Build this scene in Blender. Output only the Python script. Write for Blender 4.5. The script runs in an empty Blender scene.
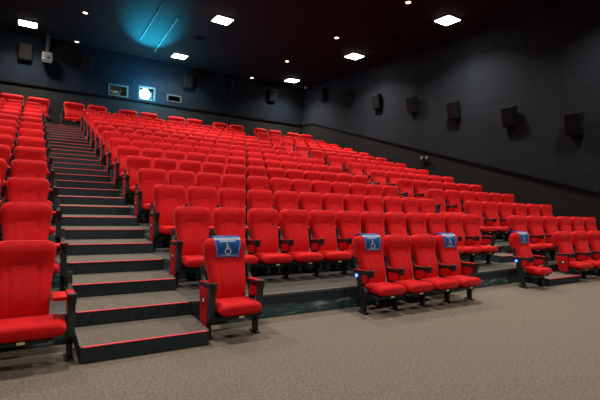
import bpy, bmesh, math, random
from mathutils import Vector, Matrix
random.seed(4)
scn = bpy.context.scene
COL = scn.collection

# ------------------------------------------------------------------ materials
def S(r, g, b):
    f = lambda c: (c/255/12.92) if c/255 <= .04045 else ((c/255+.055)/1.055)**2.4
    return (f(r), f(g), f(b), 1)

def mat(name, col, rough=.6, metal=0., spec=.5, emit=None, estr=0., sheen=0., sheen_col=None, coat=0.):
    m = bpy.data.materials.new(name); m.use_nodes = True
    b = m.node_tree.nodes['Principled BSDF']
    b.inputs['Base Color'].default_value = col
    b.inputs['Roughness'].default_value = rough
    b.inputs['Metallic'].default_value = metal
    b.inputs['Specular IOR Level'].default_value = spec
    if emit:
        b.inputs['Emission Color'].default_value = emit
        b.inputs['Emission Strength'].default_value = estr
    if sheen:
        b.inputs['Sheen Weight'].default_value = sheen
        b.inputs['Sheen Roughness'].default_value = .45
        if sheen_col: b.inputs['Sheen Tint'].default_value = sheen_col
    return m

def noisy(m, c1, c2, scale, detail=4, bump=0., bscale=None, lo=.35, hi=.65, dist=.02):
    """vary a material's colour between c1 and c2 with object-space noise, and bump it"""
    nt = m.node_tree; N = nt.nodes; L = nt.links
    b = N['Principled BSDF']
    tc = N.new('ShaderNodeTexCoord')
    n = N.new('ShaderNodeTexNoise'); n.inputs['Scale'].default_value = scale; n.inputs['Detail'].default_value = detail
    L.new(tc.outputs['Object'], n.inputs['Vector'])
    r = N.new('ShaderNodeValToRGB')
    r.color_ramp.elements[0].position = lo; r.color_ramp.elements[0].color = c1
    r.color_ramp.elements[1].position = hi; r.color_ramp.elements[1].color = c2
    L.new(n.outputs['Fac'], r.inputs['Fac']); L.new(r.outputs['Color'], b.inputs['Base Color'])
    if bump:
        n2 = N.new('ShaderNodeTexNoise'); n2.inputs['Scale'].default_value = bscale or scale; n2.inputs['Detail'].default_value = 3
        L.new(tc.outputs['Object'], n2.inputs['Vector'])
        bp = N.new('ShaderNodeBump'); bp.inputs['Strength'].default_value = bump; bp.inputs['Distance'].default_value = dist
        L.new(n2.outputs['Fac'], bp.inputs['Height']); L.new(bp.outputs['Normal'], b.inputs['Normal'])
    return m

M = {}
M['red'] = noisy(mat('red_velour', S(208, 11, 19), .75, sheen=.25, sheen_col=(1, .22, .2, 1), spec=.2),
                 S(198, 9, 17), S(218, 13, 21), 9, 5, .25, 260, dist=.004)
M['red_panel'] = noisy(mat('red_panel_fabric', S(188, 11, 19), .8, spec=.2), S(178, 9, 17), S(198, 13, 21), 12, 4, .2, 300, dist=.004)
M['black'] = mat('black_plastic', S(26, 28, 31), .42)
M['shell'] = mat('dark_shell', S(22, 20, 22), .55)
M['slate'] = noisy(mat('slate_metal', S(38, 50, 58), .45), S(34, 45, 53), S(43, 56, 64), 6)
M['tag'] = mat('cream_tag', S(220, 205, 150), .5)
M['cover'] = noisy(mat('blue_cloth', S(40, 118, 200), .75, sheen=.1), S(34, 110, 190), S(44, 124, 208), 14, 3, .2, 200, dist=.004)
M['hem'] = mat('pale_hem', S(222, 228, 236), .7)
M['white'] = mat('white_print', S(232, 240, 248), .6)
M['white_plastic'] = mat('white_plastic', S(225, 225, 220), .5)
M['blue_led'] = mat('blue_led', S(30, 60, 240), .3, emit=(.05, .15, 1, 1), estr=6)
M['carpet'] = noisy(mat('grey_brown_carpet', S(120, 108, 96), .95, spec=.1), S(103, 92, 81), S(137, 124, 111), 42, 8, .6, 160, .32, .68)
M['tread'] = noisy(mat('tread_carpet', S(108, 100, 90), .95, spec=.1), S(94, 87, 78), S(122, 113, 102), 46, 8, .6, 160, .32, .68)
M['riser'] = noisy(mat('dark_riser', S(46, 57, 61), .8, spec=.2), S(41, 52, 56), S(52, 63, 67), 30, 5, .2, 120)
M['nose'] = mat('red_light_strip', S(205, 60, 70), .5, emit=(1, .06, .08, 1), estr=.35)
M['edge_metal'] = mat('worn_metal_edge', S(120, 118, 114), .45, metal=.6)
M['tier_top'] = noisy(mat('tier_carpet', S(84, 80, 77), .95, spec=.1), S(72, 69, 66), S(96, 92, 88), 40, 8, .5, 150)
M['ceil'] = noisy(mat('ceiling_black', S(20, 19, 20), .85, spec=.15), S(18, 17, 18), S(23, 21, 22), 3)
M['wains'] = noisy(mat('charcoal_wainscot', S(27, 27, 25), .8, spec=.12), S(24, 24, 23), S(30, 30, 28), 5, 4)
M['trim'] = mat('black_trim', S(7, 7, 8), .8, spec=.1)
M['backwall'] = noisy(mat('back_wall_blue_black', S(17, 24, 30), .9, spec=.1), S(15, 22, 28), S(19, 27, 33), 4)
M['speaker'] = noisy(mat('speaker_case', S(13, 13, 14), .7, spec=.2), S(12, 12, 13), S(15, 15, 16), 8)
M['grille'] = noisy(mat('speaker_grille', S(19, 18, 17), .9, spec=.1), S(15, 14, 14), S(23, 22, 21), 90, 2, .4, 140)
M['lamp'] = mat('lamp_panel', S(250, 248, 240), .5, emit=(1, .95, .86, 1), estr=30)
M['lampframe'] = mat('lamp_frame', S(150, 148, 142), .5)
M['amber'] = mat('amber_lamp', S(250, 220, 180), .5, emit=(1, .62, .34, 1), estr=9)
M['portframe'] = noisy(mat('port_frame', S(52, 64, 60), .7), S(38, 50, 46), S(64, 76, 72), 8)
M['portbright'] = mat('pale_port_edge', S(210, 225, 225), .5)
M['portdark'] = mat('booth_dark', S(18, 24, 24), .8)
M['projector_light'] = mat('projector_lens_light', S(220, 245, 255), .3, emit=(.55, .88, 1, 1), estr=28)
M['equip'] = noisy(mat('booth_equipment', S(150, 165, 160), .6), S(110, 128, 120), S(180, 195, 190), 9)
M['brass'] = mat('warm_lens', S(140, 105, 60), .4)
M['glass'] = mat('port_glass', (.9, .97, .96, 1), .03)
M['glass'].node_tree.nodes['Principled BSDF'].inputs['Transmission Weight'].default_value = 1
M['glass'].node_tree.nodes['Principled BSDF'].inputs['IOR'].default_value = 1.02
M['grey_case'] = noisy(mat('grey_case', S(36, 36, 35), .7), S(31, 31, 30), S(42, 41, 40), 6)

def kick_material():
    """painted teal-black step face with chalky scuffs"""
    m = mat('painted_kick_face', S(62, 92, 98), .5)
    nt = m.node_tree; N = nt.nodes; L = nt.links; b = N['Principled BSDF']
    tc = N.new('ShaderNodeTexCoord'); mp = N.new('ShaderNodeMapping'); mp.inputs['Scale'].default_value = (1.6, 1, 9)
    n = N.new('ShaderNodeTexNoise'); n.inputs['Scale'].default_value = 2.2; n.inputs['Detail'].default_value = 9
    L.new(tc.outputs['Object'], mp.inputs['Vector']); L.new(mp.outputs['Vector'], n.inputs['Vector'])
    r = N.new('ShaderNodeValToRGB')
    r.color_ramp.elements[0].position = .52; r.color_ramp.elements[0].color = S(56, 86, 92)
    r.color_ramp.elements[1].position = .74; r.color_ramp.elements[1].color = S(175, 195, 195)
    L.new(n.outputs['Fac'], r.inputs['Fac']); L.new(r.outputs['Color'], b.inputs['Base Color'])
    return m
M['kick'] = kick_material()

def panel_wall_material():
    m = mat('acoustic_wall_panels', S(48, 55, 62), .92, spec=.15)
    nt = m.node_tree; N = nt.nodes; L = nt.links; b = N['Principled BSDF']
    tc = N.new('ShaderNodeTexCoord'); sx = N.new('ShaderNodeSeparateXYZ'); cx = N.new('ShaderNodeCombineXYZ')
    L.new(tc.outputs['Object'], sx.inputs[0]); L.new(sx.outputs['Y'], cx.inputs['X']); L.new(sx.outputs['Z'], cx.inputs['Y'])
    br = N.new('ShaderNodeTexBrick'); br.offset = 0; br.squash = 1
    br.inputs['Scale'].default_value = 1; br.inputs['Brick Width'].default_value = 1.22; br.inputs['Row Height'].default_value = 2.65
    br.inputs['Mortar Size'].default_value = .012; br.inputs['Mortar Smooth'].default_value = .3
    br.inputs['Color1'].default_value = S(25, 30, 35); br.inputs['Color2'].default_value = S(27, 32, 38); br.inputs['Mortar'].default_value = S(18, 21, 25)
    L.new(cx.outputs[0], br.inputs['Vector'])
    n = N.new('ShaderNodeTexNoise'); n.inputs['Scale'].default_value = 1.1; n.inputs['Detail'].default_value = 6
    L.new(tc.outputs['Object'], n.inputs['Vector'])
    mx = N.new('ShaderNodeMix'); mx.data_type = 'RGBA'; mx.blend_type = 'OVERLAY'; mx.inputs[0].default_value = .25
    L.new(br.outputs['Color'], mx.inputs[6]); L.new(n.outputs['Fac'], mx.inputs[7]); L.new(mx.outputs[2], b.inputs['Base Color'])
    bp = N.new('ShaderNodeBump'); bp.inputs['Strength'].default_value = .5; bp.inputs['Distance'].default_value = .02; bp.invert = True
    L.new(br.outputs['Fac'], bp.inputs['Height']); L.new(bp.outputs['Normal'], b.inputs['Normal'])
    return m
M['panels'] = panel_wall_material()

# ------------------------------------------------------------------ mesh helpers
def mesh(name, bm, mats, smooth=False):
    bmesh.ops.recalc_face_normals(bm, faces=bm.faces)
    me = bpy.data.meshes.new(name); bm.to_mesh(me); bm.free()
    for m in (mats if isinstance(mats, (list, tuple)) else [mats]): me.materials.append(m)
    if smooth:
        for p in me.polygons: p.use_smooth = True
    return me

def obj(name, me, parent=None, loc=(0, 0, 0), rot=(0, 0, 0)):
    o = bpy.data.objects.new(name, me); COL.objects.link(o)
    o.location = loc; o.rotation_euler = rot
    if parent: o.parent = parent
    return o

def tag(o, label=None, cat=None, group=None, kind=None):
    if label: o['label'] = label
    if cat: o['category'] = cat
    if group: o['group'] = group
    if kind: o['kind'] = kind
    return o

def empty(name, loc=(0, 0, 0), rz=0):
    o = bpy.data.objects.new(name, None); COL.objects.link(o)
    o.location = loc; o.rotation_euler = (0, 0, rz); o.empty_display_size = .1
    return o

def box(bm, x0, x1, y0, y1, z0, z1, bev=0., seg=2, mi=0):
    t = bmesh.new()
    bmesh.ops.create_cube(t, size=1)
    for v in t.verts:
        v.co = ((x0+x1)/2 + v.co.x*(x1-x0), (y0+y1)/2 + v.co.y*(y1-y0), (z0+z1)/2 + v.co.z*(z1-z0))
    if bev: bmesh.ops.bevel(t, geom=list(t.edges), offset=bev, segments=seg, profile=.5, affect='EDGES')
    merge(bm, t, mi)

def merge(bm, t, mi=0):
    vm = {v: bm.verts.new(v.co) for v in t.verts}
    for f in t.faces:
        try: nf = bm.faces.new([vm[v] for v in f.verts]); nf.material_index = mi
        except ValueError: pass
    t.free()

def prism(bm, pts, axis, a, b, bev=0., seg=2, mi=0):
    """extrude 2D outline: axis 'x' -> pts are (y,z); 'y' -> (x,z); 'z' -> (x,y)"""
    t = bmesh.new()
    mk = {'x': lambda p, w: (w, p[0], p[1]), 'y': lambda p, w: (p[0], w, p[1]), 'z': lambda p, w: (p[0], p[1], w)}[axis]
    A = [t.verts.new(mk(p, a)) for p in pts]; B = [t.verts.new(mk(p, b)) for p in pts]
    n = len(pts)
    t.faces.new(A); t.faces.new(B[::-1])
    for i in range(n): t.faces.new([A[i], B[i], B[(i+1) % n], A[(i+1) % n]])
    bmesh.ops.recalc_face_normals(t, faces=t.faces)
    if bev: bmesh.ops.bevel(t, geom=list(t.edges), offset=bev, segments=seg, profile=.5, affect='EDGES')
    merge(bm, t, mi)

def cyl(bm, p0, p1, r0, r1=None, n=16, mi=0):
    r1 = r0 if r1 is None else r1
    p0 = Vector(p0); p1 = Vector(p1); d = p1-p0
    q = d.to_track_quat('Z', 'Y').to_matrix()
    t = bmesh.new()
    A = [t.verts.new(p0 + q @ Vector((r0*math.cos(2*math.pi*i/n), r0*math.sin(2*math.pi*i/n), 0))) for i in range(n)]
    B = [t.verts.new(p1 + q @ Vector((r1*math.cos(2*math.pi*i/n), r1*math.sin(2*math.pi*i/n), 0))) for i in range(n)]
    t.faces.new(A[::-1]); t.faces.new(B)
    for i in range(n): t.faces.new([A[i], A[(i+1) % n], B[(i+1) % n], B[i]])
    merge(bm, t, mi)

# ------------------------------------------------------------------ the seat's shapes
def lerp(tab, z):
    if z <= tab[0][0]: return tab[0][1]
    for (a, fa), (b, fb) in zip(tab, tab[1:]):
        if z <= b:
            t = (z-a)/(b-a); t = t*t*(3-2*t) if False else t
            return fa+(fb-fa)*t
    return tab[-1][1]
BACK_Y = [(.33, .262), (.44, .252), (.54, .264), (.64, .30), (.74, .342), (.80, .364), (.86, .372), (.92, .374), (.97, .379), (1.01, .394), (1.05, .425)]   # front surface, mid line
BACK_W = [(.34, .21), (.5, .213), (.62, .22), (.74, .232), (.84, .246), (.91, .254), (.965, .255), (1.0, .246), (1.025, .228), (1.04, .198), (1.046, .15)]
BACK_T = [(.33, .12), (.5, .16), (.65, .18), (.8, .195), (.9, .20), (.95, .19), (1.0, .155), (1.03, .10), (1.046, .045)]
def groove(u, z):
    g = 0.
    if z < .84:
        for s in (-.5, .5):
            g += .011*math.exp(-((u-s)/.05)**2)*min(1, (.84-z)/.03)
    if abs(u) < .5: g += .0045*math.exp(-((z-.835)/.012)**2)
    return g
def front_y(x, z):
    w = lerp(BACK_W, z); T = lerp(BACK_T, z)
    u = max(-1, min(1, x/w))
    yc = lerp(BACK_Y, z)
    wing = .012*(1-math.cos(math.pi*u*.9))*.5                       # the wings come slightly forward
    return yc + .5*T*(1-(1-abs(u)**7)**(1/2.2)) - wing + groove(u, z) 
def crown(x, z):
    return z
def backrest_mesh():
    bm = bmesh.new()
    zs = [.34, .38, .45, .5, .55, .6, .65, .7, .75, .79, .82, .835, .85, .88, .91, .94, .965, .985, 1.0, 1.012, 1.025, 1.034, 1.04, 1.046]
    us = [-1, -.985, -.95, -.9, -.82, -.72, -.62, -.56, -.5, -.44, -.36, -.2, 0, .2, .36, .44, .5, .56, .62, .72, .82, .9, .95, .985, 1]
    rings = []
    for z in zs:
        w = lerp(BACK_W, z); T = lerp(BACK_T, z); yc = lerp(BACK_Y, z)
        ring = [bm.verts.new((u*w, front_y(u*w, z), z)) for u in us]
        for u in [.985, .95, .85, .6, .3, 0, -.3, -.6, -.85, -.95, -.985]:
            ring.append(bm.verts.new((u*w, yc+T - .5*T*(1-(1-abs(u)**7)**(1/2.2)), z)))
        rings.append(ring)
    n = len(rings[0])
    for a, b in zip(rings, rings[1:]):
        for i in range(n): bm.faces.new([a[i], a[(i+1) % n], b[(i+1) % n], b[i]])
    bm.faces.new(rings[0][::-1]); bm.faces.new(rings[-1])
    return mesh('backrest', bm, M['red'], True)
def shell_mesh():
    bm = bmesh.new()
    rows = []
    for z in (.32, .45, .6, .75, .88):
        y = lerp(BACK_Y, z) + lerp(BACK_T, z); w = lerp(BACK_W, z)*.9
        rows.append([bm.verts.new((x, y+dy, z)) for x, dy in ((-w, -.01), (-w*.8, .02), (w*.8, .02), (w, -.01))])
    for a, b in zip(rows, rows[1:]):
        for i in range(3): bm.faces.new([a[i], a[i+1], b[i+1], b[i]])
    r = bmesh.ops.solidify(bm, geom=list(bm.faces), thickness=-.008)
    return mesh('back_shell', bm, M['shell'])
def cushion_mesh():
    bm = bmesh.new()
    t = bmesh.new()
    ys = [-.10, -.093, -.07, -.025, .03, .08, .14, .20, .26]
    pts_top = [.36, .385, .402, .407, .405, .40, .398, .396, .396]
    pts_bot = [.305, .283, .277, .275, .275, .277, .28, .283, .287]
    us = [-1, -.985, -.93, -.8, -.5, -.2, .2, .5, .8, .93, .985, 1]
    rings = []
    for y, zt, zb in zip(ys, pts_top, pts_bot):
        W = .245 if y > -.025 else .245 - .012*((-.025-y)/.075)**2
        ring = []
        h = (zt-zb)/2; zm = (zt+zb)/2
        for u in us: ring.append(t.verts.new((u*W, y, zm + h*(1-abs(u)**8)**.5 - (.006 if abs(u) < .6 and y > -.01 else 0))))
        for u in us[::-1][1:-1]: ring.append(t.verts.new((u*W, y, zm - h*(1-abs(u)**8)**.5)))
        rings.append(ring)
    n = len(rings[0])
    for a, b in zip(rings, rings[1:]):
        for i in range(n): t.faces.new([a[i], a[(i+1) % n], b[(i+1) % n], b[i]])
    t.faces.new(rings[0]); t.faces.new(rings[-1][::-1])
    merge(bm, t)
    return mesh('cushion', bm, M['red'], True)
def pan_mesh():
    bm = bmesh.new()
    box(bm, -.225, .225, -.04, .26, .24, .264, .008)
    box(bm, -.2, .2, .04, .10, .20, .24, .006)
    box(bm, -.25, .25, .19, .23, .20, .24, .006)                  # cross beam between the legs
    return mesh('seat_pan', bm, M['slate'])
def tag_mesh():
    bm = bmesh.new(); box(bm, -.03, .03, -.088, -.074, .248, .272, .003, 1)
    return mesh('number_tag', bm, M['tag'])
def arm_mesh():
    """black arm body with a round cup end, curved underside"""
    bm = bmesh.new()
    prism(bm, [(-.03, .59), (-.035, .65), (.12, .638), (.35, .62), (.36, .578), (.22, .58), (.10, .59), (.03, .57)], 'x', -.032, .032, .008)
    cyl(bm, (0, -.01, .565), (0, -.01, .662), .034, .04, 18)
    return mesh('armrest', bm, M['black'])
def pad_mesh():
    bm = bmesh.new(); prism(bm, [(.03, .640), (.03, .654), (.14, .652), (.34, .637), (.35, .612)], 'x', -.028, .028, .006)
    return mesh('arm_pad', bm, M['red'])
def wide_pad_mesh():
    bm = bmesh.new(); prism(bm, [(.065, .55), (.06, .588), (.20, .592), (.32, .582), (.32, .535), (.2, .54)], 'x', -.152, -.035, .014)
    return mesh('arm_cushion', bm, M['red'])
def short_pad_mesh():
    bm = bmesh.new(); prism(bm, [(.19, .628), (.19, .64), (.34, .632), (.35, .612)], 'x', -.028, .028, .005)
    return mesh('arm_pad', bm, M['red'])
def gusset_mesh():
    bm = bmesh.new(); prism(bm, [(.05, .58), (.06, .54), (.10, .47), (.16, .45), (.27, .44), (.27, .57), (.2, .572)], 'x', -.027, .027, .012)
    return mesh('arm_panel', bm, M['red_panel'])
def bracket_mesh():
    bm = bmesh.new()
    prism(bm, [(.27, .44), (.33, .44), (.41, .62), (.42, .74), (.39, .75), (.36, .64), (.30, .57)], 'x', -.022, .022, .006)
    prism(bm, [(.12, .30), (.27, .44), (.33, .44), (.28, .21), (.14, .21)], 'x', -.02, .02, .004)
    return mesh('side_bracket', bm, M['shell'])
def leg_mesh():
    bm = bmesh.new()
    prism(bm, [(.02, .265), (.27, .265), (.22, .19), (.195, .15), (.18, .02), (.11, .02), (.115, .13), (.09, .18), (.03, .225)], 'x', -.024, .024, .005)
    return mesh('leg', bm, M['black'])
def foot_mesh():
    bm = bmesh.new(); box(bm, -.032, .032, .07, .23, 0, .022, .006)
    return mesh('foot', bm, M['black'])
def post_mesh(y1=.05):
    bm = bmesh.new()
    prism(bm, [(-.02, .55), (y1, .55), (y1, .20), (.02, .20), (-.015, .24)], 'x', -.03, .03, .006)
    return mesh('arm_post', bm, M['slate'])
def panel_mesh(zb=.012):
    bm = bmesh.new()
    prism(bm, [(.075, .53), (.34, .522), (.24, zb), (.075, zb)], 'x', -.034, .026, .008)
    return mesh('end_panel', bm, M['red_panel'])
def strut_mesh():
    bm = bmesh.new()
    prism(bm, [(.22, .535), (.32, .53), (.205, .03), (.13, .03)], 'x', -.03, .02, .006)
    box(bm, -.034, .024, .09, .25, 0, .03, .006)
    return mesh('angled_strut', bm, M['black'])
def plate_mesh():
    bm = bmesh.new()
    box(bm, -.040, -.033, .13, .19, .36, .43, .002, 1)
    return mesh('light_plate', bm, M['black'])
def plate_dot_mesh():
    bm = bmesh.new(); box(bm, -.044, -.039, .14, .178, .38, .415, .002, 1)
    return mesh('lens', bm, M['white_plastic'])
def led_mesh():
    bm = bmesh.new(); cyl(bm, (-.042, .32, .50), (-.028, .32, .50), .022, .022, 14)
    return mesh('step_light', bm, M['blue_led'])

ME = dict(backrest=backrest_mesh(), back_shell=shell_mesh(), cushion=cushion_mesh(), seat_pan=pan_mesh(), number_tag=tag_mesh(),
          armrest=arm_mesh(), arm_pad=pad_mesh(), arm_panel=gusset_mesh(), side_bracket=bracket_mesh(), leg=leg_mesh(), foot=foot_mesh(),
          arm_post=post_mesh(), deep_post=post_mesh(.07), end_panel=panel_mesh(), end_panel_high=panel_mesh(.2), short_pad=short_pad_mesh(), arm_cushion=wide_pad_mesh(), angled_strut=strut_mesh(), light_plate=plate_mesh(), lens=plate_dot_mesh(), step_light=led_mesh())
AP = .281                                                          # half of the seat pitch: where an arm's mid line stands

def add_arm(root, x, kind):
    """kind: shared | panel | post | strut ; the arm's side is mirrored for right ends"""
    a = obj('armrest', ME['armrest'], root, (x, .055, -.05)); obj('arm_pad', ME['arm_pad'] if kind == 'post' else ME['short_pad'], a)
    if kind in ('panel', 'high'):
        p = obj('end_panel', ME['end_panel' if kind == 'panel' else 'end_panel_high'], root, (x, .055, 0))
        l = obj('light_plate', ME['light_plate'], p); tag(l, 'black plate with small pale lens'); obj('lens', ME['lens'], p)
        if kind == 'panel': obj('arm_post', ME['deep_post'], root, (x, .055, 0))
    elif kind == 'post':
        obj('arm_post', ME['arm_post'], root, (x, .055, 0))
        obj('arm_panel', ME['arm_panel'], root, (x, .03, -.05))
    elif kind == 'strut':
        s = obj('angled_strut', ME['angled_strut'], root, (x, 0, 0))
        l = obj('step_light', ME['step_light'], s); tag(l, 'small glowing blue light')
        obj('arm_panel', ME['arm_panel'], root, (x, .03, -.05))
    else:
        obj('arm_panel', ME['arm_panel'], root, (x, .03, -.05))
    obj('side_bracket', ME['side_bracket'], root, (x, 0, 0))
    if kind not in ('strut', 'high'):
        g = obj('leg', ME['leg'], root, (x, 0, 0)); obj('foot', ME['foot'], g)

def proto(left, right, rx=AP):
    root = empty('theatre_seat')
    obj('backrest', ME['backrest'], root); obj('back_shell', ME['back_shell'], root)
    cu = obj('cushion', ME['cushion'], root, (.04 if rx > AP else 0, 0, 0)); cu.scale.x = 1.19 if rx > AP else 1; obj('seat_pan', ME['seat_pan'], root); obj('number_tag', ME['number_tag'], root)
    if left: add_arm(root, -AP, left)
    if right: add_arm(root, rx, right)
    if rx > AP: obj('arm_cushion', ME['arm_cushion'], root, (rx, 0, 0))
    return root

PROTO = {}
def place(kind, loc, label, group, rz=0., sx=1., sz=1.):
    """a seat of this build: the first use moves the prototype itself, later ones copy it, its parts and their sub-parts"""
    key = kind
    if key not in PROTO:
        r = PROTO[key] = proto(*kind); kids = None
    else:
        src = PROTO[key]
        r = src.copy(); COL.objects.link(r)
        for ch in src.children:
            c = ch.copy(); COL.objects.link(c); c.parent = r
            for g in ch.children:
                d = g.copy(); COL.objects.link(d); d.parent = c
    r.location = loc; r.rotation_euler = (0, 0, rz); r.scale = (sx, 1, sz)
    tag(r, label, 'seat', group)
    return r

# ------------------------------------------------------------------ the room's measures
D, H, W = .62, .15, 1.194            # step depth, step height, stair width
RD, RH = 2*D, 2*H                    # row depth and rise
XR, XL, YB, ZC, YF = 13.8, -4.6, 19.1, 8.1, -7.0
P_C, P_S = .562, .7085               # seat pitch: centre block, right block
SC = 1.2
Y0 = .67                             # a seat's origin relative to its row's front
ORD = ['', 'first', 'second', 'third', 'fourth', 'fifth', 'sixth', 'seventh', 'eighth', 'ninth', 'tenth', 'eleventh', 'twelfth', 'thirteenth']

# ---- the setting
bm = bmesh.new(); box(bm, XL-.2, XR+.2, YF-.2, YB+.2, -.2, 0); tag(obj('floor', mesh('floor', bm, M['carpet'])), 'grey-brown carpeted flat floor in front of the seats', kind='structure')
bm = bmesh.new(); box(bm, XL-.2, XR+.2, YF-.2, YB+.2, ZC, ZC+.2); tag(obj('ceiling', mesh('ceiling', bm, M['ceil'])), 'black ceiling with bright panel lights', kind='structure')
bm = bmesh.new(); box(bm, XL-.2, XL, YF-.2, YB+.2, 0, ZC); tag(obj('wall_left', mesh('wall_left', bm, M['panels'])), kind='structure')
bm = bmesh.new(); box(bm, XL, XR, YF-.2, YF, 0, ZC); tag(obj('wall_front', mesh('wall_front', bm, M['backwall'])), kind='structure')
# right wall: charcoal lower part under a sloping line, fabric panels above
def slope_z(y): return 2.09+.246*(y-2.44)
yk = 18.0; zk = slope_z(yk)
bm = bmesh.new()
prism(bm, [(YF-.2, 0), (YB+.2, 0), (YB+.2, zk), (yk, zk), ((0-slope_z(0))/.246, 0)], 'x', XR, XR+.2, mi=0)
prism(bm, [((0-slope_z(0))/.246, 0), (yk, zk), (YB+.2, zk), (YB+.2, ZC), (YF-.2, ZC), (YF-.2, 0)], 'x', XR-.03, XR+.2, mi=1)
tag(obj('wall_right', mesh('wall_right', bm, [M['wains'], M['panels']])), 'dark side wall, blue-black panels above charcoal sloping wainscot', kind='structure')
bm = bmesh.new()
prism(bm, [((.12-slope_z(0))/.246, .06), (yk, zk-.06), (YB, zk-.06), (YB, zk), (yk-.01, zk), ((.12-slope_z(0))/.246, .12)], 'x', XR-.05, XR+.02)
tag(obj('trim_right', mesh('trim_right', bm, M['trim'])), 'black trim line sloping up the right wall', kind='structure')
# back wall with three projection ports cut through
PORTS = [(2.62, 3.50, 5.98, 6.52), (4.02, 4.80, 6.00, 6.66), (5.42, 6.16, 6.12, 6.46)]
bm = bmesh.new()
xs = [XL-.2, XR+.2]
for a in PORTS: xs += [a[0], a[1]]
xs = sorted(xs)
for i, (a, b) in enumerate(zip(xs, xs[1:])):
    hole = next((p for p in PORTS if p[0] == a), None)
    zt = zk
    if hole:
        box(bm, a, b, YB, YB+.2, zt, hole[2], mi=1); box(bm, a, b, YB, YB+.2, hole[3], ZC, mi=1)
    else: box(bm, a, b, YB, YB+.2, zt, ZC, mi=1)
box(bm, XL-.2, XR+.2, YB+.03, YB+.2, 0, zk, mi=0)
box(bm, 6.98, XR, YB-.025, YB+.01, zk+.02, ZC, mi=1)
tag(obj('wall_back', mesh('wall_back', bm, [M['wains'], M['backwall']])), 'blue-black back wall with projection ports', kind='structure')
bm = bmesh.new(); box(bm, XL, XR-.05, YB-.05, YB+.04, zk-.06, zk); tag(obj('trim_back', mesh('trim_back', bm, M['trim'])), 'black trim line across the back wall', kind='structure')
bm = bmesh.new(); box(bm, 1.0, 8.0, YB+1.3, YB+1.4, 4.5, ZC)
tag(obj('wall_booth', mesh('wall_booth', bm, M['portdark'])), 'dark inside of the projection booth', kind='structure')
for i, (a, b, c, d) in enumerate(PORTS):
    bm = bmesh.new(); f = .05
    box(bm, a-.02, a+f, YB-.03, YB+.2, c-.02, d+.02, .005, 1); box(bm, b-f, b+.02, YB-.03, YB+.2, c-.02, d+.02, .005, 1)
    box(bm, a+f, b-f, YB-.03, YB+.2, d-f, d+.02, .005, 1); box(bm, a+f, b-f, YB-.03, YB+.2, c-.02, c+f*.6, .005, 1)
    w = obj('window_%d' % (i+1), mesh('window', bm, M['portframe'] if i < 2 else M['grey_case']))
    tag(w, ['left projection port with equipment behind its glass', 'middle projection port with the blazing projector behind', 'right projection port, dark'][i], kind='structure')
    bm = bmesh.new(); box(bm, a+f, b-f, YB+.10, YB+.106, c+f*.6, d-f); obj('glass', mesh('glass', bm, M['glass']), w)
bm = bmesh.new()

# seating platforms, one stepped solid per block
def tiers(name, x0, x1, front, label, x_bend=None, fascia=True):
    """front(i, x) gives the y of riser i at x; one continuous stepped solid"""
    bm = bmesh.new()
    def outline(x):
        pts = [(front(1, x), 0)]
        for i in range(1, 14):
            pts.append((front(i, x), RH*i))
            pts.append((front(i+1, x) if i < 13 else YB, RH*i))
        pts.append((YB, 0))
        return pts
    xs = [x0] + ([x_bend] if x_bend else []) + [x1]
    rows = [[bm.verts.new((x, y, z)) for y, z in outline(x)] for x in xs]
    n = len(rows[0])
    for a, b in zip(rows, rows[1:]):
        for k in range(n):
            f = bm.faces.new([a[k], a[(k+1) % n], b[(k+1) % n], b[k]])
            f.material_index = 1 if k % 2 == 0 and k < n-1 else 0
    bm.faces.new(rows[0]).material_index = 1; bm.faces.new(rows[-1][::-1]).material_index = 1
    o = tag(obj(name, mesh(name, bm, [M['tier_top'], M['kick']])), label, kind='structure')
    # metal nosing on the first riser
    t = bmesh.new(); ed = []
    for a, b in zip(xs, xs[1:]):
        y0, y1 = front(1, a), front(1, b)
        prism(t, [(a, y0-.012), (b, y1-.012), (b, y1+.03), (a, y0+.03)], 'z', RH-.02, RH+.004)
    obj('metal_nosing', mesh('metal_nosing', t, M['edge_metal']), o)
    if fascia:
        t = bmesh.new()
        for a, b in zip(xs, xs[1:]):
            y0, y1 = front(1, a), front(1, b)
            prism(t, [(a, y0-.018), (b, y1-.018), (b, y1+.01), (a, y0+.01)], 'z', RH-.13, RH-.021)
        obj('fascia', mesh('fascia', t, M['riser']), o)
    return o
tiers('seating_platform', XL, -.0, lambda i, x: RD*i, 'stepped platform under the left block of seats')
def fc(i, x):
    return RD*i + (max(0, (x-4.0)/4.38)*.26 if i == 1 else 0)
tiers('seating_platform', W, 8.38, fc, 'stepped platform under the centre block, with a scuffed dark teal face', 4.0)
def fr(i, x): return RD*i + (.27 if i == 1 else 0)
tiers('seating_platform', 9.122, XR-.05, fr, 'stepped platform under the right block of seats')

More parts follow.
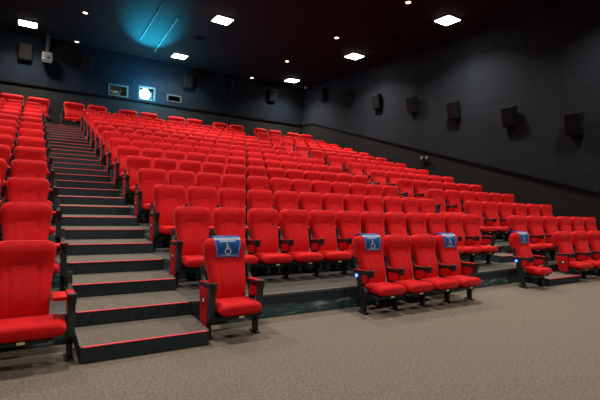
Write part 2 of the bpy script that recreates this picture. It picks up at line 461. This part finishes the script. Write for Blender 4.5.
# ---- the two flights of carpeted steps
def staircase(label, x0, x1, special, start=1):
    root = empty('staircase', ((x0+x1)/2, special.get(start, D*start), 0)); tag(root, label, 'stairs')
    ox, oy = root.location.x, root.location.y
    for i in range(start, 27):
        ya = special.get(i, D*i); yb = special.get(i+1, D*(i+1)) if i < 26 else YB
        xb = x1
        bm = bmesh.new()
        # a step rests on the sloping base: body down to two risers below so the flight is solid
        zb = max(0, H*(i-1))
        z0 = 0 if i <= 2 else H*(i-1)-.001
        box(bm, x0-ox, xb-ox, ya-oy, yb-oy, z0, H*i, .006, 1, mi=0)
        bm.normal_update()
        for f in bm.faces: f.material_index = 0 if f.normal.z > .5 else 1
        st = obj('step', mesh('step', bm, [M['tread'], M['riser']]), root)
        t = bmesh.new(); box(t, x0-ox+.02, xb-ox-.03, ya-oy-.005, ya-oy+.012, H*i-.006, H*i+.003, .002, 1)
        ns = obj('nosing_light', mesh('nosing_light', t, M['nose']), st); tag(ns, 'red lit strip along the step edge')
        for xa in (x0-ox, xb-ox-.018):
            t = bmesh.new(); box(t, xa, xa+.018, ya-oy, yb-oy-.02, H*i-.004, H*i+.005)
            obj('metal_edge', mesh('metal_edge', t, M['edge_metal']), st)
    # solid base under the flight
    bm = bmesh.new()
    pts = []
    for i in range(3, 27):
        ya = special.get(i, D*i); pts += [(ya-oy+.01, 0 if i == 3 else H*(i-2)-.002), (ya-oy+.01, H*(i-1)-.002)]
    pts = [(special.get(3, D*3)-oy+.01, 0)] + [p for p in pts[1:]] + [(YB-oy, H*25-.002), (YB-oy, 0)]
    prism(bm, pts, 'x', x0-ox+.002, x1-ox-.002)
    obj('stair_base', mesh('stair_base', bm, M['riser']), root)
staircase('long carpeted steps with red-lit edges between the left and centre seats', 0.0, 1.192, {})
staircase('carpeted steps rising in the aisle left of the right block', 8.382, 9.12, {2: 1.46, 3: 2.03}, 2)
st = empty('carpeted_step', (9.02, .97, 0)); tag(st, 'low wide carpeted step with red-lit edge at the foot of the right aisle', 'step')
bm = bmesh.new(); box(bm, -.64, .64, 0, .485, 0, H, .006, 1); bm.normal_update()
for f in bm.faces: f.material_index = 0 if f.normal.z > .5 else 1
obj('step', mesh('step', bm, [M['tread'], M['riser']]), st)
bm = bmesh.new(); box(bm, -.62, .61, -.005, .012, H-.006, H+.003, .002, 1); tag(obj('nosing_light', mesh('nosing_light', bm, M['nose']), st), 'red lit strip along the step edge')

# ------------------------------------------------------------------ seats
def row_words(r): return 'floor-level row' if r == 0 else '%s raised row' % ORD[r]
cx0 = 1.53
# centre block, raised rows 1..12
for r in range(1, 13):
    for k in range(12):
        if k == 0: kind, extra = ('panel', None), ', red end panel'
        elif k == 11: kind, extra = ('shared', 'post'), ''
        else: kind, extra = ('shared', None), ''
        where = 'beside the left stairs' if k == 0 else ('at the right-hand end' if k == 11 else '%s from the left stairs' % ORD[k+1])
        place(kind, (cx0+P_C*k, RD*r+Y0, RH*r), 'red seat %s in the %s of the centre block' % (where, row_words(r)), 'red seats of the centre block')
# right block
for r in range(0, 13):
    n = 4 if r == 0 else 6
    for k in range(n):
        kind = ('high' if r == 0 else 'panel', None) if k == 0 else (('shared', 'post') if k == 5 else ('shared', None))
        x = 9.83 + .758*k if r == 0 else 9.52 + P_S*k
        y = RD*r+Y0 + (.35 if r == 0 else 0)
        where = 'beside the right aisle' if k == 0 else ('against the right wall' if k == 5 else '%s from the right aisle' % ORD[k+1])
        place(kind, (x, y, RH*r), 'red seat %s in the %s of the right block' % (where, row_words(r)), 'red seats of the right block', sx=SC)
# left block
for r in range(0, 13):
    for k in range(2 if r < 6 else 3):
        kind = ('shared', 'post', .372) if k == 0 else ('shared', None)
        where = 'beside the stairs' if k == 0 else '%s from the stairs' % ORD[k+1]
        place(kind, (-.44-.575*k, RD*r+Y0, RH*r), 'red seat %s in the %s of the left block' % (where, row_words(r)), 'red seats of the left block')
# floor-level companion seats with blue covers
lone = place(('panel', 'post'), (1.53, Y0, 0), 'lone red seat on the floor beside the lowest left step, under a blue cover', 'floor-level seats before the centre block')
four = []
for k in range(4):
    kind = ('strut', None) if k == 0 else (('shared', 'post') if k == 3 else ('shared', None))
    four.append(place(kind, (3.80+.566*k, Y0+.07, 0), 'red floor-level seat, %s of the group of four before the platform' % ['leftmost', 'second from left', 'third from left', 'rightmost'][k], 'floor-level seats before the centre block'))
lone2 = place(('strut', 'post'), (7.98, Y0+.25, 0), 'lone red seat on the floor left of the right aisle steps, under a blue cover', 'floor-level seats before the centre block')
# top row: wide seats in pairs along the back wall
for i, xc in enumerate((-.70, 1.5, 3.69, 5.89, 8.13, 10.42, 12.49)):
    pair = 'leftmost pair' if i == 0 else ('rightmost pair' if i == 6 else '%s pair from the left' % ORD[i+1])
    for s in (-1, 1):
        kind = ('panel', None) if s < 0 else ('shared', 'post')
        r = place(kind, (xc+s*.455, RD*13+Y0, RH*13+.004), 'wide red seat, %s of the %s in the top row' % ('left' if s < 0 else 'right', pair), 'wide seats of the top row', sx=1.53, sz=1.1)
        if s < 0:
            bm = bmesh.new(); box(bm, .252, .262, .40, .56, .70, 1.0, .002, 1); c = obj('divider', mesh('divider', bm, M['white_plastic']), r); tag(c, 'pale divider panel between the pair')

# ---- blue covers over four headrests
def surf(x, z, off):
    """a point on (or just off) the cover: front of the backrest, then over its top and down behind"""
    if z <= 1.035: return Vector((x, front_y(x, z)-off, z))
    t = min(1, (z-1.035)/.16)
    a = t*math.pi
    y0 = front_y(0, 1.035); y1 = lerp(BACK_Y, 1.0)+lerp(BACK_T, 1.0)+.02
    return Vector((x, (y0-off)+(y1-y0+2*off)*(1-math.cos(a))/2, 1.035+(.022+off)*math.sin(a) - .10*max(0, t-.7)))
CT, CBt = 1.035, .832
def cover_mesh(off=.007):
    bm = bmesh.new()
    nz, nx = 30, 16
    rows = []
    for j in range(nz+1):
        z = CBt + (1.195-CBt)*j/nz
        hw = .128 + (.163-.128)*min(1, (z-CBt)/(CT-CBt))
        rows.append([bm.verts.new(surf(-hw+2*hw*i/nx, z, off)) for i in range(nx+1)])
    for j in range(nz):
        for i in range(nx):
            f = bm.faces.new([rows[j][i], rows[j][i+1], rows[j+1][i+1], rows[j+1][i]])
            f.material_index = 1 if 16 <= j <= 18 else 0
    bmesh.ops.solidify(bm, geom=list(bm.faces), thickness=.003)
    return mesh('cover_cloth', bm, [M['cover'], M['hem']], True)
def strip2d(path, w):
    """quads along a 2D polyline of given width"""
    quads = []
    L, R = [], []
    for i, p in enumerate(path):
        a = path[max(0, i-1)]; b = path[min(len(path)-1, i+1)]
        d = Vector((b[0]-a[0], b[1]-a[1])); d.normalize(); n = Vector((-d.y, d.x))*w/2
        L.append((p[0]+n.x, p[1]+n.y)); R.append((p[0]-n.x, p[1]-n.y))
    for i in range(len(path)-1): quads.append([L[i], L[i+1], R[i+1], R[i]])
    return quads
def dense(path, k=6):
    out = []
    for a, b in zip(path, path[1:]):
        out += [(a[0]+(b[0]-a[0])*t/k, a[1]+(b[1]-a[1])*t/k) for t in range(k)]
    return out+[path[-1]]
def symbol_mesh():
    """the seated wheelchair figure"""
    bm = bmesh.new(); polys = []
    cx, cz = 0., .895
    polys += strip2d([(cx-.014+.011*math.cos(a)*.5, cz+.085+.011*math.sin(a)*.5) for a in [2*math.pi*i/20 for i in range(21)]], .011)
    polys += strip2d(dense([(cx-.014, cz+.068), (cx-.010, cz-.002)]), .017)
    polys += strip2d(dense([(cx-.012, cz+.036), (cx+.032, cz+.032)]), .010)
    polys += strip2d(dense([(cx-.012, cz+.002), (cx+.034, cz), (cx+.050, cz-.046), (cx+.064, cz-.040)]), .012)
    polys += strip2d([(cx+.000+.047*math.cos(a), cz-.035+.047*math.sin(a)) for a in [math.radians(105+(345-105)*i/26) for i in range(27)]], .012)
    for q in polys:
        bm.faces.new([bm.verts.new(surf(x, z, .0115)) for x, z in [(x*.72, .928+(z-.9)*.72) for x, z in q]])
    return mesh('wheelchair_symbol', bm, M['white'])
def text_mesh(txt, z, width, height):
    cu = bpy.data.curves.new('lettering', 'FONT'); cu.body = txt; cu.align_x = 'CENTER'; cu.size = 1; cu.resolution_u = 3
    o = bpy.data.objects.new('lettering', cu); COL.objects.link(o)
    dg = bpy.context.evaluated_depsgraph_get(); dg.update()
    me = bpy.data.meshes.new_from_object(o.evaluated_get(dg))
    bpy.data.objects.remove(o); bpy.data.curves.remove(cu)
    bm = bmesh.new(); bm.from_mesh(me); bpy.data.meshes.remove(me)
    x0 = min(v.co.x for v in bm.verts); x1 = max(v.co.x for v in bm.verts); h = max(v.co.y for v in bm.verts)
    for v in bm.verts:
        v.co = surf(-width/2 + (v.co.x-x0)/(x1-x0)*width, z+v.co.y/h*height, .0115)
    return mesh('lettering', bm, M['white'])
CM, SM = cover_mesh(), symbol_mesh()
T1, T2 = text_mesh('RESERVADO', 1.004, .19, .022), text_mesh('ACOMPANHANTE', .841, .21, .021)
for seat, where in ((lone, 'lone seat beside the lowest left step'), (four[0], 'leftmost seat of the floor-level four'),
                    (four[3], 'rightmost seat of the floor-level four'), (lone2, 'lone seat by the right aisle')):
    root = empty('seat_cover', seat.location)
    tag(root, 'blue cloth cover with white wheelchair sign on the %s' % where, 'seat cover', 'blue wheelchair seat covers')
    obj('cloth', CM, root); obj('wheelchair_symbol', SM, root)
    obj('lettering', T1, root); obj('lettering', T2, root)

# ------------------------------------------------------------------ ceiling lamps
def area(name, loc, size, power, col, rot=(0, 0, 0)):
    l = bpy.data.lights.new(name, 'AREA'); l.shape = 'SQUARE'; l.size = size; l.spread = math.radians(130); l.energy = power; l.color = col
    o = bpy.data.objects.new(name, l); COL.objects.link(o); o.location = loc; o.rotation_euler = rot
    return o
LW = .62
bmf = bmesh.new()
box(bmf, -LW/2-.04, LW/2+.04, -LW/2-.04, LW/2+.04, -.03, 0, .008, 1)
frame_me = mesh('frame', bmf, M['lampframe'])
bmf = bmesh.new(); box(bmf, -LW/2, LW/2, -LW/2, LW/2, -.045, -.031, .006, 1); diff_me = mesh('diffuser', bmf, M['lamp'])
LXN = {-.73: 'left', 5.55: 'middle', 12.0: 'right'}
LYN = {17.6: 'far', 12.05: 'second-farthest', 6.84: 'third-farthest', 1.5: 'fourth', -3.6: 'nearest'}
POWER = 225
for x in LXN:
    for y in LYN:
        vis = (x == 12.0 and y > 6) or (x == 5.55 and y > 11) or (x < 0 and y > 17)
        if vis:
            c = empty('ceiling_light', (x, y, ZC)); tag(c, 'bright square ceiling light, %s one of the %s line' % (LYN[y], LXN[x]), 'ceiling light', 'bright square ceiling lights')
            obj('frame', frame_me, c); obj('diffuser', diff_me, c)
        o = area('ceiling_lamp_glow', (x, y, ZC-.06), .55, POWER*({-3.6: .6, 1.5: .8}.get(y, 1)), (1, .94, .86))
# small amber downlights
bmr = bmesh.new(); cyl(bmr, (0, 0, -.012), (0, 0, 0), .11, .11, 24); ring_me = mesh('ring', bmr, M['lampframe'])
bmr = bmesh.new(); cyl(bmr, (0, 0, -.02), (0, 0, -.012), .075, .075, 24); bulb_me = mesh('bulb', bmr, M['amber'])
for x, y, w in ((1.12, 14.8, 'near'), (1.16, 18.75, 'far'), (10.02, 18.75, 'farthest'), (10.02, 14.8, 'second-farthest'), (10.0, 10.75, 'third-farthest'), (9.9, 6.72, 'nearest')):
    c = empty('downlight', (x, y, ZC)); tag(c, 'small amber ceiling downlight, %s of the %s line' % (w, 'left' if x < 5 else 'right'), 'downlight', 'small amber downlights')
    obj('ring', ring_me, c); obj('bulb', bulb_me, c)
# dark square ceiling fittings
bmr = bmesh.new(); box(bmr, -.2, .2, -.2, .2, -.03, 0, .006, 1)
for k in range(3):
    box(bmr, -.16, .16, -.13+.1*k, -.09+.1*k, -.036, -.03)
vent_me = mesh('ceiling_vent', bmr, M['trim'])
for x, y, w in ((11.9, 9.5, 'between the right-hand lights'), (5.5, 14.6, 'between the middle lights')):
    tag(obj('ceiling_vent', vent_me, None, (x, y, ZC)), 'small black square ceiling vent %s' % w, 'vent', 'black ceiling vents')
# thin cable trays under the ceiling in front of the projector
for k, (a, b) in enumerate((((3.3, 12.0), (3.45, 16.4)), ((4.1, 12.9), (4.35, 17.6)))):
    bm = bmesh.new(); cyl(bm, (a[0], a[1], ZC-.05), (b[0], b[1], ZC-.05), .012, .012, 8)
    for t in (.2, .5, .8):
        p = (a[0]+(b[0]-a[0])*t, a[1]+(b[1]-a[1])*t); box(bm, p[0]-.02, p[0]+.02, p[1]-.02, p[1]+.02, ZC-.06, ZC)
    tag(obj('ceiling_conduit', mesh('ceiling_conduit', bm, M['equip'])), 'thin conduit under the ceiling in the blue light, %s of two' % ('left' if k == 0 else 'right'), 'conduit')
bm = bmesh.new(); cyl(bm, (0, 0, -.03), (0, 0, 0), .08, .08, 20)
t = bmesh.new(); bmesh.ops.create_uvsphere(t, u_segments=16, v_segments=10, radius=.06)
for v in t.verts: v.co.z -= .05
merge(bm, t)
tag(obj('dome_detector', mesh('dome_detector', bm, M['white_plastic'], True), None, (13.45, 18.4, ZC)), 'tiny white dome on the ceiling at the far right corner', 'detector')

# ------------------------------------------------------------------ wall speakers
def speaker_parts():
    w, hh, dd = .24, .35, .24
    b = bmesh.new()
    prism(b, [(0, -hh), (.02, hh), (-dd, hh-.02), (-dd*.72, -hh)], 'x', -w, w, .02)   # tapered case, local -y faces the room
    case = mesh('case', b, M['speaker'])
    b = bmesh.new(); prism(b, [(-dd-.001, hh-.05), (-dd-.018, hh-.05), (-dd*.72-.022, -hh+.05), (-dd*.72-.004, -hh+.05)], 'x', -w+.03, w-.03, .004)
    gr = mesh('grille', b, M['grille'])
    b = bmesh.new(); box(b, -.05, .05, -.02, .14, -.10, .10, .01); box(b, -.10, .10, .12, .15, -.16, .16, .01); cyl(b, (-.07, .05, 0), (.07, .05, 0), .03)
    br = mesh('bracket', b, M['trim'])
    return case, gr, br
case_me, gr_me, br_me = speaker_parts()
def speaker(loc, rz, label, group):
    r = empty('wall_speaker', loc, rz); tag(r, label, 'speaker', group)
    r.rotation_euler = (0, 0, rz)
    for n, m in (('case', case_me), ('grille', gr_me)): obj(n, m, r, (0, -.09, 0), (math.radians(10), 0, 0))
    obj('bracket', br_me, r, (0, -.15, -.05))
sp = [(16.9, 7.42), (14.55, 6.85), (12.25, 6.27), (9.96, 5.78), (7.75, 5.21), (5.4, 4.67), (3.27, 4.18)]
names = ['farthest', 'sixth from the front', 'fifth from the front', 'fourth from the front', 'third from the front', 'second from the front', 'nearest']
for (y, z), w in zip(sp, names):
    speaker((XR-.03, y-.12, z), math.radians(-90), 'black speaker on the right wall, %s' % w, 'speakers along the right wall')
for x, z, w in ((-.80, 7.27, 'leftmost'), (1.6, 7.3, 'left of the ports'), (6.44, 7.3, 'right of the ports'), (9.12, 7.5, 'second from the right corner'), (11.5, 7.38, 'nearest the right corner')):
    speaker((x, YB-.026 if x > 7 else YB, z), 0, 'black speaker on the back wall, %s' % w, 'speakers on the back wall')
# grey lamp unit on a pipe
r = empty('ceiling_projector', (.02, YB-.35, ZC)); tag(r, 'grey box unit hanging on a pipe from the ceiling, above the left stairs', 'projector')
bm = bmesh.new(); cyl(bm, (0, 0, -.02), (0, 0, -.8), .07, .07, 18); cyl(bm, (0, 0, -.03), (0, 0, 0), .14, .14, 20); obj('pipe', mesh('pipe', bm, M['grey_case']), r)
bm = bmesh.new(); box(bm, -.21, .21, -.22, .2, -1.16, -.78, .03, 3); b1 = obj('housing', mesh('housing', bm, M['grey_case']), r)
bm = bmesh.new(); cyl(bm, (0, -.26, -.95), (0, -.21, -.95), .08, .08, 20); obj('lens', mesh('lens', bm, M['black']), b1)
bm = bmesh.new(); box(bm, -.19, .19, -.2, .18, -1.24, -1.165, .01); obj('base', mesh('base', bm, M['black']), r)
# booth machines behind the ports
bm = bmesh.new(); box(bm, 1.0, 8.0, YB+.2, YB+1.3, 5.4, 5.6); tag(obj('floor_booth', mesh('floor_booth', bm, M['portdark'])), 'floor of the projection booth', kind='structure')
r = empty('booth_equipment', (3.05, YB+.45, 5.6)); tag(r, 'pale machine with a brass lens behind the left projection port', 'equipment')
bm = bmesh.new(); box(bm, -.30, .16, -.18, .4, .0, .66, .03); obj('case', mesh('case', bm, M['equip']), r)
bm = bmesh.new(); cyl(bm, (-.2, -.26, .52), (-.2, -.18, .52), .11, .11, 20); obj('lens', mesh('lens', bm, M['brass']), r)
bm = bmesh.new(); box(bm, .2, .38, -.1, .3, .0, .8, .02); obj('rack', mesh('rack', bm, M['grey_case']), r)
r = empty('cinema_projector', (4.36, YB+.55, 5.6)); tag(r, 'lit projector shining white-blue through the middle port', 'projector')
bm = bmesh.new(); box(bm, -.32, .32, -.1, .5, .0, 1.0, .03); obj('case', mesh('case', bm, M['equip']), r)
bm = bmesh.new(); cyl(bm, (0, -.3, .72), (0, -.1, .72), .29, .29, 32); obj('lens_barrel', mesh('lens_barrel', bm, M['black']), r)
bm = bmesh.new(); cyl(bm, (0, -.32, .72), (0, -.301, .72), .27, .27, 32); obj('lens', mesh('lens', bm, M['projector_light']), r)
bm = bmesh.new(); box(bm, .30, .34, -.34, -.30, .48, .92, .004, 1); pe = obj('baffle', mesh('baffle', bm, M['portbright']), r)
# twin-head emergency lamp on the right wall
r = empty('emergency_light', (XR, 9.06, 3.31), math.radians(-90)); tag(r, 'small twin-head emergency light on the lower right wall', 'emergency light')
bm = bmesh.new(); box(bm, -.2, .2, -.08, 0, -.12, .06, .015); obj('case', mesh('case', bm, M['wains']), r)
for s in (-.13, .13):
    bm = bmesh.new(); cyl(bm, (s, -.16, .10), (s, -.06, .10), .085, .06, 20); hd = obj('lamp_head', mesh('lamp_head', bm, M['grey_case']), r)
    bm = bmesh.new(); cyl(bm, (s, -.17, .10), (s, -.16, .10), .07, .07, 20); obj('lens', mesh('lens', bm, M['edge_metal']), hd)

# ------------------------------------------------------------------ the projector's spill, and two added fill lights
def spot(name, loc, target, power, col, ang, blend, rad=.1):
    l = bpy.data.lights.new(name, 'SPOT'); l.energy = power; l.color = col; l.spot_size = math.radians(ang); l.spot_blend = blend; l.shadow_soft_size = rad
    o = bpy.data.objects.new(name, l); COL.objects.link(o); o.location = loc
    o.rotation_euler = (Vector(target)-Vector(loc)).to_track_quat('-Z', 'Y').to_euler()
    return o
spot('projector_spill', (4.4, YB-.12, 6.45), (3.80, 15.7, ZC), 4200, (.01, .58, .95), 36, 1.0)
l = bpy.data.lights.new('port_halo_fill', 'POINT'); l.energy = 450; l.color = (.1, .6, 1); l.shadow_soft_size = .1  # added point light off the wall, imitates the bloom around the projector port
o = bpy.data.objects.new('port_halo_fill', l); COL.objects.link(o); o.location = (4.4, YB-.9, 6.35)
l = bpy.data.lights.new('booth_fill', 'POINT'); l.energy = 22; l.color = (1, .95, .85); l.shadow_soft_size = .1  # added fill without a fixture, brightens the machine behind the left port
o = bpy.data.objects.new('booth_fill', l); COL.objects.link(o); o.location = (2.9, YB+.32, 6.75)
w = bpy.data.worlds.new('World'); scn.world = w; w.use_nodes = True
w.node_tree.nodes['Background'].inputs['Color'].default_value = (0, 0, 0, 1)

# ------------------------------------------------------------------ camera
f, yaw, pit, rol = 428.27, .5626, -.0124, .0482
fw = Vector((math.sin(yaw)*math.cos(pit), math.cos(yaw)*math.cos(pit), math.sin(pit)))
rt = Vector((math.cos(yaw), -math.sin(yaw), 0)); up = rt.cross(fw)
r2 = rt*math.cos(rol)+up*math.sin(rol); u2 = -rt*math.sin(rol)+up*math.cos(rol)
cam = bpy.data.cameras.new('camera'); cam.sensor_width = 36; cam.lens = f*36/600; cam.clip_start = .05
co = bpy.data.objects.new('camera', cam); COL.objects.link(co)
m = Matrix.Identity(4)
for i in range(3): m[i][0] = r2[i]; m[i][1] = u2[i]; m[i][2] = -fw[i]; m[i][3] = (-.4173, -3.5507, 1.5891)[i]
co.matrix_world = m
scn.camera = co

vs = scn.view_settings
vs.view_transform = 'Standard'; vs.look = 'None'; vs.gamma = 1; vs.use_curve_mapping = False; vs.exposure = 0
scn.cycles.use_denoising = True
